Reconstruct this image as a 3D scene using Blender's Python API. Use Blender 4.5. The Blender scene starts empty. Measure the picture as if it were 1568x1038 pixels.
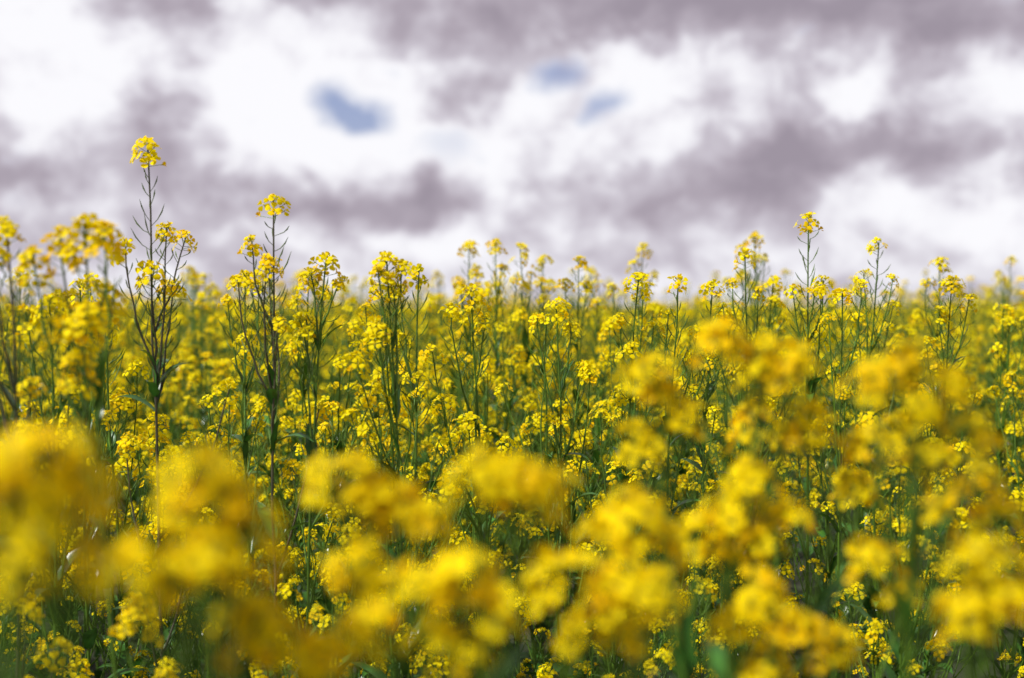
import bpy, math, time
import numpy as np
from mathutils import Vector
T0=time.time()
scene=bpy.context.scene
try:
    scene.view_settings.view_transform='Standard'; scene.view_settings.look='None'
    scene.view_settings.exposure=0; scene.view_settings.gamma=1
except Exception as e: print(e)
CAM_H=1.38
SUN_EL=52.0; SUN_AZ=-115.0   # azimuth clockwise from +Y

# ------------------------------------------------------------ materials
def new_mat(name):
    m=bpy.data.materials.new(name); m.use_nodes=True
    nt=m.node_tree; nt.nodes.clear()
    return m,nt,nt.nodes,nt.links
def plant_mat(name,transl,rough,spec,noise_scale,vary):
    m,nt,N,L=new_mat(name)
    out=N.new('ShaderNodeOutputMaterial')
    at=N.new('ShaderNodeAttribute'); at.attribute_name='tint'
    oi=N.new('ShaderNodeObjectInfo')
    mr2=N.new('ShaderNodeMapRange'); mr2.inputs['To Min'].default_value=.9; mr2.inputs['To Max'].default_value=1.05
    L.new(oi.outputs['Random'],mr2.inputs['Value'])
    fac=mr2.outputs[0]
    if vary>0:
        tc=N.new('ShaderNodeTexCoord')
        nz=N.new('ShaderNodeTexNoise'); nz.inputs['Scale'].default_value=noise_scale; nz.inputs['Detail'].default_value=1
        L.new(tc.outputs['Object'],nz.inputs['Vector'])
        mr=N.new('ShaderNodeMapRange'); mr.inputs['From Min'].default_value=.3; mr.inputs['From Max'].default_value=.7
        mr.inputs['To Min'].default_value=1-vary; mr.inputs['To Max'].default_value=1+vary*.6
        L.new(nz.outputs['Fac'],mr.inputs['Value'])
        mu=N.new('ShaderNodeMath'); mu.operation='MULTIPLY'
        L.new(mr.outputs[0],mu.inputs[0]); L.new(mr2.outputs[0],mu.inputs[1]); fac=mu.outputs[0]
    vm=N.new('ShaderNodeVectorMath'); vm.operation='SCALE'
    L.new(at.outputs['Color'],vm.inputs[0]); L.new(fac,vm.inputs['Scale'])
    p=N.new('ShaderNodeBsdfPrincipled'); p.inputs['Roughness'].default_value=rough
    p.inputs['Specular IOR Level'].default_value=spec
    L.new(vm.outputs[0],p.inputs['Base Color'])
    sh=p.outputs[0]
    if transl>0:
        t=N.new('ShaderNodeBsdfTranslucent'); L.new(vm.outputs[0],t.inputs['Color'])
        mx=N.new('ShaderNodeMixShader'); mx.inputs[0].default_value=transl
        L.new(p.outputs[0],mx.inputs[1]); L.new(t.outputs[0],mx.inputs[2]); sh=mx.outputs[0]
    L.new(sh,out.inputs['Surface'])
    return m
M_PETAL=plant_mat('rapeseed_petal',.35,.7,.08,60,0)
M_STEM=plant_mat('rapeseed_stem',0,.45,.3,40,.2)
M_LEAF=plant_mat('rapeseed_leaf',.15,.30,.5,30,.3)
MATS=[M_PETAL,M_STEM,M_LEAF]

# ------------------------------------------------------------ mesh builder
class MB:
    def __init__(s): s.V=[];s.F=[];s.C=[];s.M=[];s.n=0
    def add(s,v,f,c,m):
        v=np.asarray(v,float); k=len(v)
        c=np.asarray(c,float)
        if c.ndim==1: c=np.tile(c,(k,1))
        s.V.append(v); s.C.append(c)
        o=s.n
        s.F.extend([tuple(i+o for i in q) for q in f]); s.M.extend([m]*len(f)); s.n+=k
    def mesh(s,name):
        me=bpy.data.meshes.new(name)
        V=np.concatenate(s.V); C=np.concatenate(s.C)
        me.from_pydata(V.tolist(),[],s.F)
        a=me.attributes.new('tint','FLOAT_COLOR','POINT')
        C4=np.ones((len(C),4),np.float32); C4[:,:3]=np.clip(C,0,1)
        a.data.foreach_set('color',C4.ravel())
        for m in MATS: me.materials.append(m)
        me.polygons.foreach_set('material_index',np.array(s.M,np.int32))
        me.polygons.foreach_set('use_smooth',np.ones(len(s.F),bool))
        me.update(); return me

def nrm(v):
    return v/(np.linalg.norm(v)+1e-12)
def frame(z,roll=0.0):
    z=nrm(z); a=np.array([1.,0,0]) if abs(z[0])<.8 else np.array([0,1.,0])
    x=nrm(np.cross(a,z)); y=np.cross(z,x)
    c,s_=math.cos(roll),math.sin(roll)
    return np.array([x*c+y*s_, -x*s_+y*c, z])   # rows

def petal_ring(open_,L=.0102,W=.0056,n=4,rng=None):
    V=[];F=[]
    for k in range(n):
        a=k*2*math.pi/n+(rng.uniform(-.2,.2) if rng is not None else 0)
        o=open_+(rng.uniform(-.2,.2) if rng is not None else 0)
        prof=[(.0020+.001*o,.0022,.0010)]
        e=.35+o*.9
        r,z=prof[0][0],prof[0][1]
        for (st,w) in ((.38,W*.8),(.35,W),(.27,W*.6)):
            r+=L*st*math.sin(e); z+=L*st*math.cos(e); e+=.18+.25*o
            prof.append((r,z,w))
        b=len(V)
        ca,sa=math.cos(a),math.sin(a)
        for j,(r,z,w) in enumerate(prof):
            for sgn in (-1,1):
                V.append((r*ca-sgn*w*sa, r*sa+sgn*w*ca, z))
        for j in range(len(prof)-1):
            F.append((b+2*j,b+2*j+1,b+2*j+3,b+2*j+2))
    return np.array(V),F
_r=np.random.default_rng(3)
OPEN=[petal_ring(o,rng=_r) for o in (1.25,1.1,1.0,.9,.8,.65,1.2,.7)]
HALF=[petal_ring(o,L=.0075,W=.0036,rng=_r) for o in (.1,.25,.4)]
def octa(l,r,n=4):
    V=[(0,0,0)]
    for z,rr in ((.35,r),(.75,r*.8)):
        for k in range(n):
            a=k*2*math.pi/n; V.append((rr*math.cos(a),rr*math.sin(a),l*z))
    V.append((0,0,l))
    F=[(0,1+(k+1)%n,1+k) for k in range(n)]+[(1+k,1+(k+1)%n,1+n+(k+1)%n,1+n+k) for k in range(n)]+[(1+n+k,1+n+(k+1)%n,2*n+1) for k in range(n)]
    return np.array(V),F
BUD=octa(.0062,.0016)
def cone3(l,r):
    V=[(r*math.cos(k*2.094),r*math.sin(k*2.094),0) for k in range(3)]+[(0,0,l)]
    return np.array(V),[(0,1,3),(1,2,3),(2,0,3)]
PIST=cone3(.008,.0016)

YEL=np.array([.97,.79,.002]); LEMON=np.array([.96,.86,.004]); GOLD=np.array([.97,.53,.001])
GREEN=np.array([.075,.145,.014]); PODG=np.array([.105,.20,.02]); BUDC=np.array([.40,.48,.02])
LEAFC=np.array([.030,.095,.012])

def tube(mb,P,R,col,m,sides=4):
    P=np.asarray(P); n=len(P)
    T=np.gradient(P,axis=0)
    V=np.zeros((n*sides,3)); fr=frame(T[0]); x=fr[0]
    ang=np.arange(sides)*2*math.pi/sides
    for i in range(n):
        t=nrm(T[i]); x=nrm(x-t*np.dot(x,t)); y=np.cross(t,x)
        V[i*sides:(i+1)*sides]=P[i]+R[i]*(np.outer(np.cos(ang),x)+np.outer(np.sin(ang),y))
    F=[]
    for i in range(n-1):
        for k in range(sides):
            k2=(k+1)%sides
            F.append((i*sides+k,i*sides+k2,(i+1)*sides+k2,(i+1)*sides+k))
    mb.add(V,F,col,m)

class Curve:
    def __init__(s,P):
        s.P=np.asarray(P); d=np.linalg.norm(np.diff(s.P,axis=0),axis=1)
        s.S=np.concatenate([[0],np.cumsum(d)]); s.L=s.S[-1]
    def at(s,t):
        t=min(max(t,0),s.L)
        p=np.array([np.interp(t,s.S,s.P[:,k]) for k in range(3)])
        t2=min(t+.01,s.L);t1=max(t-.01,0)
        q=np.array([np.interp(t2,s.S,s.P[:,k])-np.interp(t1,s.S,s.P[:,k]) for k in range(3)])
        return p,nrm(q)

def leaf(mb,p,d,L,W,rng,col):
    up=np.array([0,0,1.]); side=nrm(np.cross(d,up)+1e-6)
    n=6; V=[];F=[]; pos=p.copy(); dr=nrm(d); cols=[]
    tw=rng.uniform(-.5,.5); droop=rng.uniform(.15,.4)
    for j in range(n):
        t=j/(n-1)
        w=W*(math.sin(math.pi*min(1,.12+t*.88))**.8)*(1+.15*math.sin(t*17+tw*9))
        nn=nrm(np.cross(side,dr))
        s2=nrm(side*math.cos(tw*t)+nn*math.sin(tw*t))
        V+= [pos-s2*w+nn*w*.35, pos.copy(), pos+s2*w+nn*w*.35]
        cols+=[col,col*1.5,col]
        pos=pos+dr*L/(n-1); dr=nrm(dr+np.array([0,0,-droop*(.4+t)]))
    for j in range(n-1):
        b=3*j
        F+=[(b,b+1,b+4,b+3),(b+1,b+2,b+5,b+4)]
    mb.add(np.array(V),F,np.array(cols),2)

GA=2.39996
def raceme(mb,cv,rng,size=1.0,nfl=16,npod=10,podlen=.04,stemcol=GREEN,warm=0.0,tight=1.0):
    """cv: curve ending at raceme tip.  Buds at the tip, open flowers under them, pods below."""
    L=cv.L; ph=rng.uniform(0,6.28)
    hue=rng.uniform(0,1)
    base=YEL*(1-hue*.6)+LEMON*hue*.6
    base=base*(1-warm)+GOLD*warm
    tip,tdir=cv.at(L)
    favour=rng.uniform(0,6.28); uneven=rng.uniform(.2,.6)*(1 if tight==1 else .7)
    for i in range(int(8*size)+2):
        a=ph+i*GA; e=.15+.9*math.sqrt(i/14.)
        fr=frame(tdir); d=nrm(fr[2]*math.cos(e)+(fr[0]*math.cos(a)+fr[1]*math.sin(a))*math.sin(e))
        o=tip-tdir*.004*(i/6.)+d*.006*size
        R=frame(d); sc=size*rng.uniform(.7,1.1)
        mix=rng.uniform(.1,.8)
        mb.add(BUD[0]*sc@R+o,BUD[1],BUDC*(1-mix)+base*mix,1)
    s=L-.003
    for i in range(nfl):
        f=i/max(1,nfl-1)
        p,t=cv.at(s-.002); s-=(.0009+.0023*f)*size*rng.uniform(.5,1.7)*tight
        a=ph+(i+14)*GA+rng.uniform(-.5,.5)
        if math.cos(a-favour)<-.2 and rng.random()<uneven: continue
        e=.45+.75*min(1,f*1.6)+rng.uniform(-.3,.3)
        fr=frame(t); d=nrm(fr[2]*math.cos(e)+(fr[0]*math.cos(a)+fr[1]*math.sin(a))*math.sin(e))
        pl=(.008+.010*min(1,f*2.2))*size*rng.uniform(.7,1.5)
        q=p+d*pl
        tube(mb,[p,q],[.0006,.0006],PODG*1.3,1,3)
        d2=nrm(d+np.array([0,0,.3])+rng.normal(0,.25,3))
        R=frame(d2,rng.uniform(0,6.28))
        sc=size*rng.uniform(.75,1.12)
        c=base*rng.uniform(.9,1.03)
        if rng.random()<.08+.22*f: c=c*.5+GOLD*.5
        if f<.18: tm=HALF[rng.integers(len(HALF))]
        elif f>.8 and rng.random()<.4: tm=HALF[rng.integers(len(HALF))]; c=c*.5+GOLD*.5
        else: tm=OPEN[rng.integers(len(OPEN))]
        k=len(tm[0]); g=np.tile(c,(k,1)); idx=np.arange(k)%8
        g[idx<2]=c*.6+np.array([.35,.36,.01])*.4
        mb.add(tm[0]*sc@R+q,tm[1],g,0)
        mb.add(PIST[0]*sc@R+q,PIST[1],np.array([.6,.5,.02]),1)
    for i in range(npod):
        f=i/max(1,npod)
        s-=rng.uniform(.006,.016)
        if s<.03: break
        p,t=cv.at(s)
        a=ph+i*GA+rng.uniform(-.4,.4); e=rng.uniform(.7,1.2)
        fr=frame(t); d=nrm(fr[2]*math.cos(e)+(fr[0]*math.cos(a)+fr[1]*math.sin(a))*math.sin(e))
        pl=rng.uniform(.012,.02); q=p+d*pl
        d2=nrm(d+np.array([0,0,.5])); d3=nrm(d2+np.array([0,0,.5]))
        ln=podlen*(.35+.65*min(1,f*2))*rng.uniform(.6,1.2)
        pts=[p,q,q+d2*ln*.5,q+d2*ln*.5+d3*ln*.5]
        c=(PODG*.6+stemcol*.4)*rng.uniform(.8,1.3)
        tube(mb,pts,[.0006,.0009,.0016,.0003],c,1,3)

def bez(a,c,b,n=10):
    t=np.linspace(0,1,n)[:,None]
    return (1-t)**2*a+2*(1-t)*t*c+t*t*b

def build_plant(name,tips,base,rng,size=1.0,nfl=(10,20),npod=(5,14),stemcol=GREEN,leaves=True,r0=.0042,warm=0.0,leafn=12,extra_low=0,tight=1.0):
    mb=MB()
    base=np.array(base,float); tips=[np.array(t,float) for t in tips]
    top=tips[0]; h=top[2]-base[2]
    c=base*.45+top*.55; c[:2]+=rng.normal(0,.03,2)
    P=bez(base,c,top,14); P[1:-1,:2]+=rng.normal(0,.0018,(12,2))
    main=Curve(P)
    tube(mb,P,np.linspace(r0,.0015,14),stemcol*rng.uniform(.9,1.15),1,5)
    raceme(mb,main,rng,size*1.05,rng.integers(*nfl)+3,rng.integers(*npod)+4,.045,stemcol,warm,tight)
    alltips=list(tips[1:])
    for k in range(extra_low):
        a=rng.uniform(0,6.28); z=h*rng.uniform(.45,.8); r=rng.uniform(.04,.14)
        alltips.append(np.array([base[0]+r*math.cos(a),base[1]+r*math.sin(a),base[2]+z]))
    for t in alltips:
        dist=math.hypot(t[0]-top[0],t[1]-top[1])
        drop=rng.uniform(.1,.28)+dist*.9
        z0=max(.12*h,(t[2]-base[2])-drop)
        z0=min(z0,h*.9)
        s0=main.L*z0/h
        p,_=main.at(s0)
        cc=p*.35+t*.65; cc[2]=p[2]*.62+t[2]*.38; cc[:2]+=rng.normal(0,.012,2)
        Q=bez(p,cc,t,8); Q[1:-1,:2]+=rng.normal(0,.0014,(6,2))
        cv=Curve(Q)
        tube(mb,Q,np.linspace(.0026,.0012,8),stemcol*rng.uniform(.85,1.4),1,4)
        raceme(mb,cv,rng,size*rng.uniform(.7,1.05),rng.integers(*nfl),rng.integers(*npod),.032,stemcol,warm,tight)
        if leaves:
            d=nrm(t-p)
            leaf(mb,p,nrm(np.array([d[0],d[1],.5])),rng.uniform(.04,.09),rng.uniform(.005,.011),rng,LEAFC*rng.uniform(.8,1.5))
    if leaves:
        for i in range(leafn):
            f=rng.uniform(.12,.78); p,_=main.at(main.L*f)
            a=i*GA+rng.uniform(-.4,.4)
            d=np.array([math.cos(a),math.sin(a),rng.uniform(.3,1.6)])
            big=1-f
            leaf(mb,p,nrm(d),.05+.12*big*rng.uniform(.5,1.2),.006+.017*big,rng,LEAFC*rng.uniform(.7,1.5))
    return mb.mesh(name)

# ------------------------------------------------------------ scattered field
src=bpy.data.collections.new('rapeseed_plant_variants')
NV=18
for i in range(NV):
    rng=np.random.default_rng(100+i)
    h=1.27
    tips=[(rng.normal(0,.04),rng.normal(0,.04),h)]
    for k in range(rng.integers(12,18)):
        f=rng.uniform(0,1)**.95
        r=rng.uniform(.02,.10)+.16*f*rng.random()
        a=rng.uniform(0,6.28)
        tips.append((r*math.cos(a),r*math.sin(a),h*(.985-.42*f)))
    me=build_plant('variant_%02d'%i,tips,(0,0,0),rng,size=1.0,nfl=(4,14),npod=(3,11),leafn=16,r0=.0048,warm=.04)
    o=bpy.data.objects.new('variant_%02d'%i,me); src.objects.link(o)

rng=np.random.default_rng(7)
pts=[];rot=[];scl=[];idx=[]
def put(x,y,s):
    pts.append((x,y,0)); rot.append((rng.normal(0,.08),rng.normal(0,.08),rng.uniform(0,6.283)))
    scl.append(s); idx.append(int(rng.integers(NV)))
def band(y0,y1,dens,sfun,side=.45,pad=.5):
    n=int(dens*((side*(y0+y1)/2+pad)*2*(y1-y0)))
    for _ in range(n):
        y=math.sqrt(rng.uniform(y0*y0,y1*y1))
        w=side*y+pad; put(rng.uniform(-w,w),y,sfun())
def hs(m,s,tall,hi):
    def f():
        if rng.random()<tall: return rng.uniform(m+.08,hi)
        return float(np.clip(rng.normal(m,s),.7,hi))
    return f
band(1.3,2.2,9,lambda:rng.uniform(.55,.76))
band(2.2,3.0,18,hs(.82,.08,.08,1.04))
band(3.0,5.0,20,hs(.93,.08,.24,1.16))
band(5,10,13,hs(.95,.08,.28,1.24))
band(10,25,6.5,hs(.98,.08,.22,1.32),.42)
band(25,90,1.5,hs(1.0,.08,.18,1.45),.40)
fm=bpy.data.meshes.new('rapeseed_field'); fm.from_pydata(pts,[],[])
a=fm.attributes.new('rot','FLOAT_VECTOR','POINT'); a.data.foreach_set('vector',np.array(rot,np.float32).ravel())
a=fm.attributes.new('scl','FLOAT','POINT'); a.data.foreach_set('value',np.array(scl,np.float32))
a=fm.attributes.new('idx','INT','POINT'); a.data.foreach_set('value',np.array(idx,np.int32))
field=bpy.data.objects.new('rapeseed_field',fm); scene.collection.objects.link(field)
ng=bpy.data.node_groups.new('field_scatter','GeometryNodeTree')
ng.interface.new_socket('Geometry',in_out='INPUT',socket_type='NodeSocketGeometry')
ng.interface.new_socket('Geometry',in_out='OUTPUT',socket_type='NodeSocketGeometry')
N=ng.nodes;L=ng.links
gi=N.new('NodeGroupInput');go=N.new('NodeGroupOutput')
ci=N.new('GeometryNodeCollectionInfo'); ci.inputs['Collection'].default_value=src
ci.inputs['Separate Children'].default_value=True; ci.inputs['Reset Children'].default_value=True
ip=N.new('GeometryNodeInstanceOnPoints'); ip.inputs['Pick Instance'].default_value=True
def na(n,t):
    x=N.new('GeometryNodeInputNamedAttribute'); x.data_type=t; x.inputs['Name'].default_value=n
    return [o for o in x.outputs if o.enabled and o.name=='Attribute'][0]
L.new(gi.outputs[0],ip.inputs['Points']); L.new(ci.outputs[0],ip.inputs['Instance'])
L.new(na('rot','FLOAT_VECTOR'),ip.inputs['Rotation']); L.new(na('scl','FLOAT'),ip.inputs['Scale']); L.new(na('idx','INT'),ip.inputs['Instance Index'])
L.new(ip.outputs[0],go.inputs[0])
md=field.modifiers.new('scatter','NODES'); md.node_group=ng

# ------------------------------------------------------------ individual plants
SHADE_STEM=np.array([.065,.06,.035])  # stem colour with the underexposed look against bright sky painted in
def hero(tips,seed,size=1.0,nfl=(10,17),npod=(8,16),stemcol=GREEN,warm=.06,leafn=8,extra_low=4,lean=.05,extra_mid=3,tight=1.0):
    rng=np.random.default_rng(seed)
    t0=tips[0]
    b=(t0[0]+rng.normal(0,lean),t0[1]+rng.uniform(0,.05),0)
    org=np.array(b); tl=[tuple(np.array(t)-org) for t in tips]
    for k in range(extra_mid):   # side shoots on the upper part
        a=rng.uniform(0,6.28); r=rng.uniform(.03,.09)
        tl.append((tl[0][0]+r*math.cos(a),tl[0][1]+r*math.sin(a),t0[2]-rng.uniform(.10,.30)))
    me=build_plant('rapeseed_plant',tl,(0,0,0),rng,size,nfl,npod,stemcol,True,.0048,warm,leafn,extra_low,tight)
    o=bpy.data.objects.new('rapeseed_plant',me); o.location=b
    scene.collection.objects.link(o)
# tall ones standing above the canopy (x, y, z in metres)
hero([(-.664,2.6,1.675),(-.635,2.62,1.525),(-.70,2.58,1.49),(-.66,2.6,1.45),(-.63,2.65,1.42)],1,1.1,(12,17),(16,22),SHADE_STEM,.22,extra_mid=1)
hero([(-.435,2.6,1.575),(-.475,2.6,1.50),(-.45,2.63,1.46),(-.50,2.6,1.43)],2,1.05,(10,15),(12,18),SHADE_STEM,.18)
hero([(-.57,1.9,1.49),(-.61,1.92,1.475),(-.54,1.88,1.48),(-.64,1.9,1.45),(-.56,1.95,1.40)],3,1.15,(16,24),(8,14),GREEN,.2)
hero([(-.71,2.0,1.495),(-.73,2.0,1.46),(-.75,2.0,1.43)],4,1.,(10,16),(10,16),SHADE_STEM,.15)
hero([(-.34,2.6,1.465),(-.37,2.62,1.44),(-.31,2.6,1.43)],5,1.05,(10,16))
hero([(-.22,2.5,1.46),(-.19,2.5,1.455),(-.235,2.5,1.44),(-.21,2.52,1.41)],6,1.1,(12,18),(6,12))
hero([(.666,3.2,1.58),(.70,3.2,1.44),(.63,3.2,1.42)],7,1.05,(9,13),(14,20))
hero([(.876,3.4,1.535),(.84,3.4,1.46),(.91,3.4,1.45)],8,.95,(8,12),(12,18))
hero([(.766,4.5,1.60),(.73,4.5,1.57),(.80,4.5,1.54)],9,1.15)
hero([(.46,5.,1.59),(.43,5.,1.53),(.50,5.,1.5)],10,1.15)
hero([(-.136,4.5,1.575),(-.11,4.5,1.50),(-.17,4.5,1.47)],11,1.1)
hero([(-.05,4.3,1.57),(-.03,4.3,1.5),(-.08,4.3,1.45)],12,1.1)
hero([(.025,4.4,1.565),(.06,4.4,1.48)],13,1.1)
hero([(.10,4.6,1.53),(.12,4.6,1.46)],23,1.1)
hero([(.187,4.0,1.51),(.15,4.0,1.45),(.21,4.,1.44)],14,1.15)
hero([(.267,3.0,1.44),(.225,3.0,1.36),(.30,3.02,1.34),(.25,2.95,1.30)],15,1.,(10,15),(12,18))
hero([(.35,3.0,1.435),(.33,3.0,1.37),(.39,3.,1.33)],16,.95,(8,12),(12,18))
hero([(.43,3.05,1.425),(.46,3.1,1.38)],17,.95,(9,13),(10,16))
hero([(.54,3.3,1.50),(.51,3.3,1.44),(.57,3.3,1.42)],18,1.05,(10,15),(8,14))
hero([(.72,3.1,1.41),(.76,3.1,1.43),(.69,3.1,1.36)],19,1.,(10,14),(10,16))
hero([(1.2,4.0,1.51),(1.17,4.0,1.45),(1.25,4.,1.44)],20,1.1)
hero([(.09,2.9,1.385),(.05,2.9,1.36),(.12,2.9,1.34)],21,1.,(10,15),(10,16))
hero([(2.1,6.,1.58),(2.05,6.,1.52)],22,1.1)
hero([(-.08,2.8,1.41),(-.12,2.8,1.38),(-.05,2.8,1.36)],24,1.05,(11,17))
hero([(-.85,2.8,1.42),(-.89,2.8,1.40),(-.81,2.8,1.38)],25,1.05,(11,17))
hero([(1.02,3.3,1.44),(1.06,3.3,1.40),(.99,3.3,1.37)],26,1.05,(10,15))
hero([(-.60,3.2,1.45),(-.57,3.2,1.43),(-.64,3.2,1.40)],27,1.1)
hero([(-.50,3.5,1.45),(-.46,3.5,1.42),(-.53,3.5,1.40)],28,1.1)
hero([(-.30,3.3,1.42),(-.27,3.3,1.41),(-.34,3.3,1.38)],29,1.1)
hero([(-.95,3.2,1.44),(-.99,3.2,1.41),(-.91,3.2,1.39)],30,1.1)
hero([(-.78,2.4,1.39),(-.82,2.4,1.37),(-.74,2.4,1.36)],31,1.05,(12,18))
# plants close to the photographer
FG=[
 [(-.249,.75,1.305),(-.263,.75,1.28),(-.225,.76,1.29),(-.26,.74,1.25),(-.235,.77,1.25),(-.280,.76,1.29)],
 [(-.19,.87,1.228),(-.209,.88,1.215),(-.235,.87,1.225)],
 [(-.20,.9,1.275),(-.182,.9,1.262),(-.170,.91,1.24),(-.194,.9,1.222)],
 [(-.170,.92,1.178),(-.152,.92,1.170)],
 [(-.126,1.08,1.256),(-.108,1.08,1.238),(-.085,1.09,1.232),(-.062,1.08,1.22),(-.116,1.06,1.195)],
 [(-.033,.95,1.205),(-.064,.95,1.195),(-.013,.95,1.183),(-.098,.95,1.17),(-.056,.95,1.160),(-.13,.95,1.15),(-.03,.95,1.155)],
 [(-.020,1.06,1.259),(.002,1.06,1.256),(.022,1.07,1.247)],
 [(.096,1.12,1.224),(.07,1.12,1.202),(.122,1.12,1.202)],
 [(.037,1.05,1.187),(.070,1.05,1.177),(.104,1.05,1.172),(.053,1.05,1.145),(.084,1.05,1.138)],
 [(.128,1.33,1.322),(.136,1.33,1.303),(.164,1.33,1.280),(.112,1.33,1.262)],
 [(.186,1.28,1.358),(.225,1.28,1.347),(.258,1.28,1.339),(.230,1.28,1.320)],
 [(.318,1.13,1.340),(.290,1.13,1.330),(.352,1.13,1.322),(.330,1.13,1.295),(.365,1.13,1.284),(.33,1.13,1.268)],
 [(.267,1.3,1.282),(.328,1.3,1.258),(.37,1.3,1.24),(.305,1.3,1.223)],
 [(.210,1.25,1.232),(.188,1.25,1.205),(.240,1.25,1.202),(.168,1.25,1.188),(.215,1.25,1.175)],
 [(.338,1.0,1.202),(.35,1.0,1.175),(.318,1.0,1.168)],
 [(.20,1.15,1.150),(.235,1.15,1.125),(.176,1.15,1.120),(.265,1.15,1.11),(.21,1.15,1.095)],
 [(.395,1.2,1.236),(.360,1.2,1.210),(.412,1.2,1.205),(.305,1.2,1.170),(.325,1.2,1.140),(.38,1.2,1.17)],
 [(.26,1.55,1.26),(.30,1.55,1.24),(.42,1.55,1.25),(.47,1.55,1.22),(.38,1.55,1.19)],
]
for i,t in enumerate(FG):
    hero(t,60+i,1.06,(11,18),(2,6),GREEN,.24,8,1,.03,0,.75)

# ------------------------------------------------------------ ground
def grid_sheet():
    import bmesh
    bm=bmesh.new()
    rs=[0,2,5,12,30,80,200,600,1500,3000]
    rings=[]; n=48
    c=bm.verts.new((0,0,0))
    for r in rs[1:]:
        rings.append([bm.verts.new((r*math.cos(2*math.pi*k/n),r*math.sin(2*math.pi*k/n),0)) for k in range(n)])
    for k in range(n): bm.faces.new((c,rings[0][k],rings[0][(k+1)%n]))
    for a,b in zip(rings,rings[1:]):
        for k in range(n): bm.faces.new((a[k],b[k],b[(k+1)%n],a[(k+1)%n]))
    me=bpy.data.meshes.new('ground'); bm.to_mesh(me); bm.free(); return me
g=bpy.data.objects.new('ground',grid_sheet()); scene.collection.objects.link(g)
m,nt,N,L=new_mat('soil')
out=N.new('ShaderNodeOutputMaterial'); p=N.new('ShaderNodeBsdfPrincipled'); p.inputs['Roughness'].default_value=.95
tc=N.new('ShaderNodeTexCoord'); nz=N.new('ShaderNodeTexNoise'); nz.inputs['Scale'].default_value=9; nz.inputs['Detail'].default_value=6
cr=N.new('ShaderNodeValToRGB'); cr.color_ramp.elements[0].color=(.018,.018,.010,1); cr.color_ramp.elements[1].color=(.04,.055,.02,1)
cr.color_ramp.elements[0].position=.35; cr.color_ramp.elements[1].position=.65
bp=N.new('ShaderNodeBump'); bp.inputs['Strength'].default_value=.6; bp.inputs['Distance'].default_value=.04
L.new(tc.outputs['Object'],nz.inputs['Vector']);L.new(nz.outputs['Fac'],cr.inputs[0]);L.new(cr.outputs[0],p.inputs['Base Color'])
L.new(nz.outputs['Fac'],bp.inputs['Height']);L.new(bp.outputs[0],p.inputs['Normal']);L.new(p.outputs[0],out.inputs[0])
g.data.materials.append(m)

# ------------------------------------------------------------ sky
w=bpy.data.worlds.new('World'); scene.world=w; w.use_nodes=True
nt=w.node_tree; N=nt.nodes; L=nt.links; N.clear()
out=N.new('ShaderNodeOutputWorld')
sky=N.new('ShaderNodeTexSky'); sky.sky_type='NISHITA'; sky.sun_disc=False
sky.sun_elevation=math.radians(SUN_EL); sky.sun_rotation=math.radians(SUN_AZ)
sky.ozone_density=4; sky.dust_density=.2
tc=N.new('ShaderNodeTexCoord')
D=tc.outputs['Generated']
def vmath(op,a,b=None,s=None):
    n=N.new('ShaderNodeVectorMath'); n.operation=op
    for i,v in enumerate((a,b)):
        if v is None: continue
        if isinstance(v,(tuple,list)): n.inputs[i].default_value=v
        else: L.new(v,n.inputs[i])
    if s is not None: n.inputs['Scale'].default_value=s
    return n.outputs['Value'] if op in('LENGTH','DOT_PRODUCT','DISTANCE') else n.outputs[0]
def mth(op,a,b=None,clamp=False):
    n=N.new('ShaderNodeMath'); n.operation=op; n.use_clamp=clamp
    for i,v in enumerate((a,b)):
        if v is None: continue
        if isinstance(v,(int,float)): n.inputs[i].default_value=v
        else: L.new(v,n.inputs[i])
    return n.outputs[0]
def noise(vec,scale,detail,rough=.5,dist=0.):
    n=N.new('ShaderNodeTexNoise'); L.new(vec,n.inputs['Vector']); n.inputs['Scale'].default_value=scale
    n.inputs['Detail'].default_value=detail; n.inputs['Roughness'].default_value=rough; n.inputs['Distortion'].default_value=dist
    return n
bg1=N.new('ShaderNodeBackground'); bg1.inputs['Strength'].default_value=.085
L.new(vmath('MULTIPLY',sky.outputs[0],(1.2,.98,1.15)),bg1.inputs['Color'])
wn=noise(D,20,4,.55)
off=vmath('SCALE',vmath('SUBTRACT',wn.outputs['Color'],(.5,.5,.5)),s=.065)
DD=vmath('ADD',D,off)
def blob(az,el,ra,re,amp,V=None):
    """cloud patch: bearing / elevation / radii in degrees"""
    a,e=math.radians(az),math.radians(el)
    c=(math.sin(a)*math.cos(e),math.cos(a)*math.cos(e),math.sin(e))
    v=vmath('SUBTRACT',V or DD,c)
    v=vmath('MULTIPLY',v,(1/math.radians(ra),1/math.radians(ra),1/math.radians(re)))
    d2=vmath('DOT_PRODUCT',v,v)
    return mth('MULTIPLY',mth('EXPONENT',mth('MULTIPLY',d2,-1.)),amp)
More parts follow.
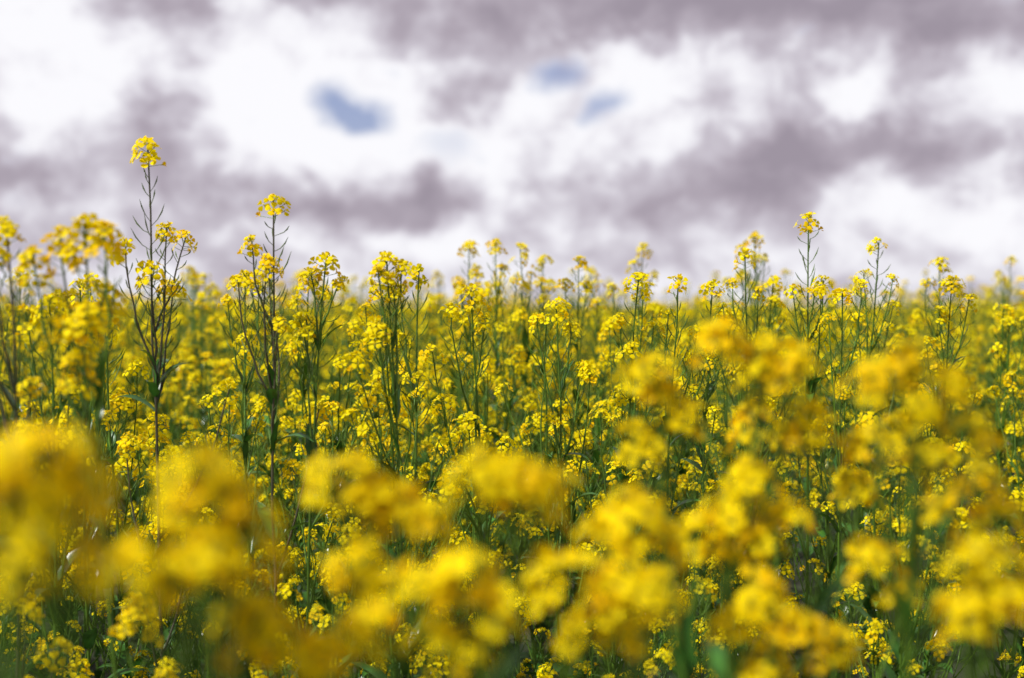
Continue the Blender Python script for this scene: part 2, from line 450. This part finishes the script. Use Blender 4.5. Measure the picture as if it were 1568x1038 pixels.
BL=[ # az, el, r_az, r_el, amp
 (14,12,10,1.7,-.6),(5,11.7,4,1.1,-.42),(-2,10.9,3.2,1.1,-.35),(-14.5,11.8,2.8,1.,-.5),(-11,11.6,1.3,.8,.4),(-8,12.3,3,.7,-.3),
 (-19,11,2.5,1.8,.3),(-17.5,8.5,2.8,2.2,.36),(-9,9,4.5,2.0,.34),(-9.5,6.2,5,1.2,.34),(-13.8,7.1,2.3,1.0,-.45),
 (-18.5,5.4,4,1.1,-.5),(-21,8.,1.5,1.5,-.3),(-1.5,6.6,4.5,1.6,.32),(-1.7,8.6,2.,.9,-.42),(6.2,8.4,2.2,2.0,.36),(11,6.3,3.4,1.3,-.68),
 (13.3,8.2,1.2,1.0,.5),(19.5,8.2,3.,1.2,.36),(15.5,6.2,2,1.,-.2),(17.5,3.2,4.5,1.7,.36),(7.3,4.4,3.8,1.1,-.4),(-9.5,3.9,5,.8,-.36),
 (-3.3,3.9,2.,.8,-.38),(-4.5,2.6,3,.7,.2),(4,10,1.5,.9,.25),(-21,12.5,4,1.2,.35),(1.5,8.4,2.8,1.3,.22),(17,10.6,2.5,.6,-.2),
]
n1=noise(vmath('MULTIPLY',D,(1,1,1.5)),12,2,.45,.2)
n2=noise(vmath('MULTIPLY',D,(1,1,1.25)),27,4,.5,.25)
base=mth('ADD',mth('MULTIPLY',mth('SUBTRACT',n1.outputs['Fac'],.5),.8),mth('MULTIPLY',mth('SUBTRACT',n2.outputs['Fac'],.5),1.35))
acc=mth('ADD',base,.66)
sx=N.new('ShaderNodeSeparateXYZ'); L.new(D,sx.inputs[0])
acc=mth('SUBTRACT',acc,mth('MULTIPLY',mth('MAXIMUM',mth('SUBTRACT',sx.outputs['Z'],.3),0.),.65))   # darkening added to unseen clouds overhead, cuts ambient light for deeper shadows
for b in BL: acc=mth('ADD',acc,blob(*b))
cr=N.new('ShaderNodeValToRGB'); L.new(acc,cr.inputs[0])
e=cr.color_ramp.elements
e[0].position=0.; e[0].color=(.345,.30,.36,1)
e[1].position=1.; e[1].color=(.97,.965,1.0,1)
for pos,c in ((.3,(.44,.39,.455)),(.55,(.60,.56,.63)),(.74,(.81,.79,.85)),(.87,(.92,.91,.955))):
    x=e.new(pos); x.color=(*c,1)
bg2=N.new('ShaderNodeBackground'); bg2.inputs['Strength'].default_value=1.0
L.new(cr.outputs[0],bg2.inputs['Color'])
D3=vmath('ADD',D,vmath('SCALE',vmath('SUBTRACT',wn.outputs['Color'],(.5,.5,.5)),s=.03))
H=None
for b in ((-7.2,8.3,.9,.6,1.15),(-6.2,7.7,1.,.5,1.15),(-5.5,7.4,.8,.45,1.),(1.8,9.2,1.2,.6,1.25),(3.7,8.0,1.,.6,1.2),(2.8,7.6,.9,.4,.6),(-2.7,6.5,1.2,1.,.6)):
    o=blob(*b,V=D3); H=o if H is None else mth('ADD',H,o)
H=mth('ADD',H,mth('MULTIPLY',mth('SUBTRACT',n2.outputs['Fac'],.5),1.5))
mr=N.new('ShaderNodeMapRange')
mr.inputs['From Min'].default_value=.25; mr.inputs['From Max'].default_value=1.45; mr.inputs['To Max'].default_value=.9
L.new(H,mr.inputs['Value'])
mx=N.new('ShaderNodeMixShader'); L.new(mr.outputs[0],mx.inputs[0]); L.new(bg2.outputs[0],mx.inputs[1]); L.new(bg1.outputs[0],mx.inputs[2])
L.new(mx.outputs[0],out.inputs['Surface'])

# ------------------------------------------------------------ sun
sd=bpy.data.lights.new('sun','SUN'); sd.energy=5.0; sd.angle=math.radians(.6); sd.color=(1,.97,.91)
so=bpy.data.objects.new('sun',sd); scene.collection.objects.link(so)
a,e_=math.radians(SUN_AZ),math.radians(SUN_EL)
sv=Vector((math.sin(a)*math.cos(e_),math.cos(a)*math.cos(e_),math.sin(e_)))
so.rotation_euler=sv.to_track_quat('Z','Y').to_euler(); so.location=(-5,2,12)

# ------------------------------------------------------------ camera
cd=bpy.data.cameras.new('camera'); cd.lens=50; cd.sensor_width=36
cd.clip_start=.05; cd.clip_end=6000
cd.dof.use_dof=True; cd.dof.focus_distance=2.9; cd.dof.aperture_fstop=2.7
co=bpy.data.objects.new('camera',cd); co.location=(0,0,CAM_H); co.rotation_euler=(math.radians(90-1.29),0,0)
scene.collection.objects.link(co); scene.camera=co
print('points',len(pts),'faces/variant',[len(o.data.polygons) for o in src.objects][:4],'t',time.time()-T0)
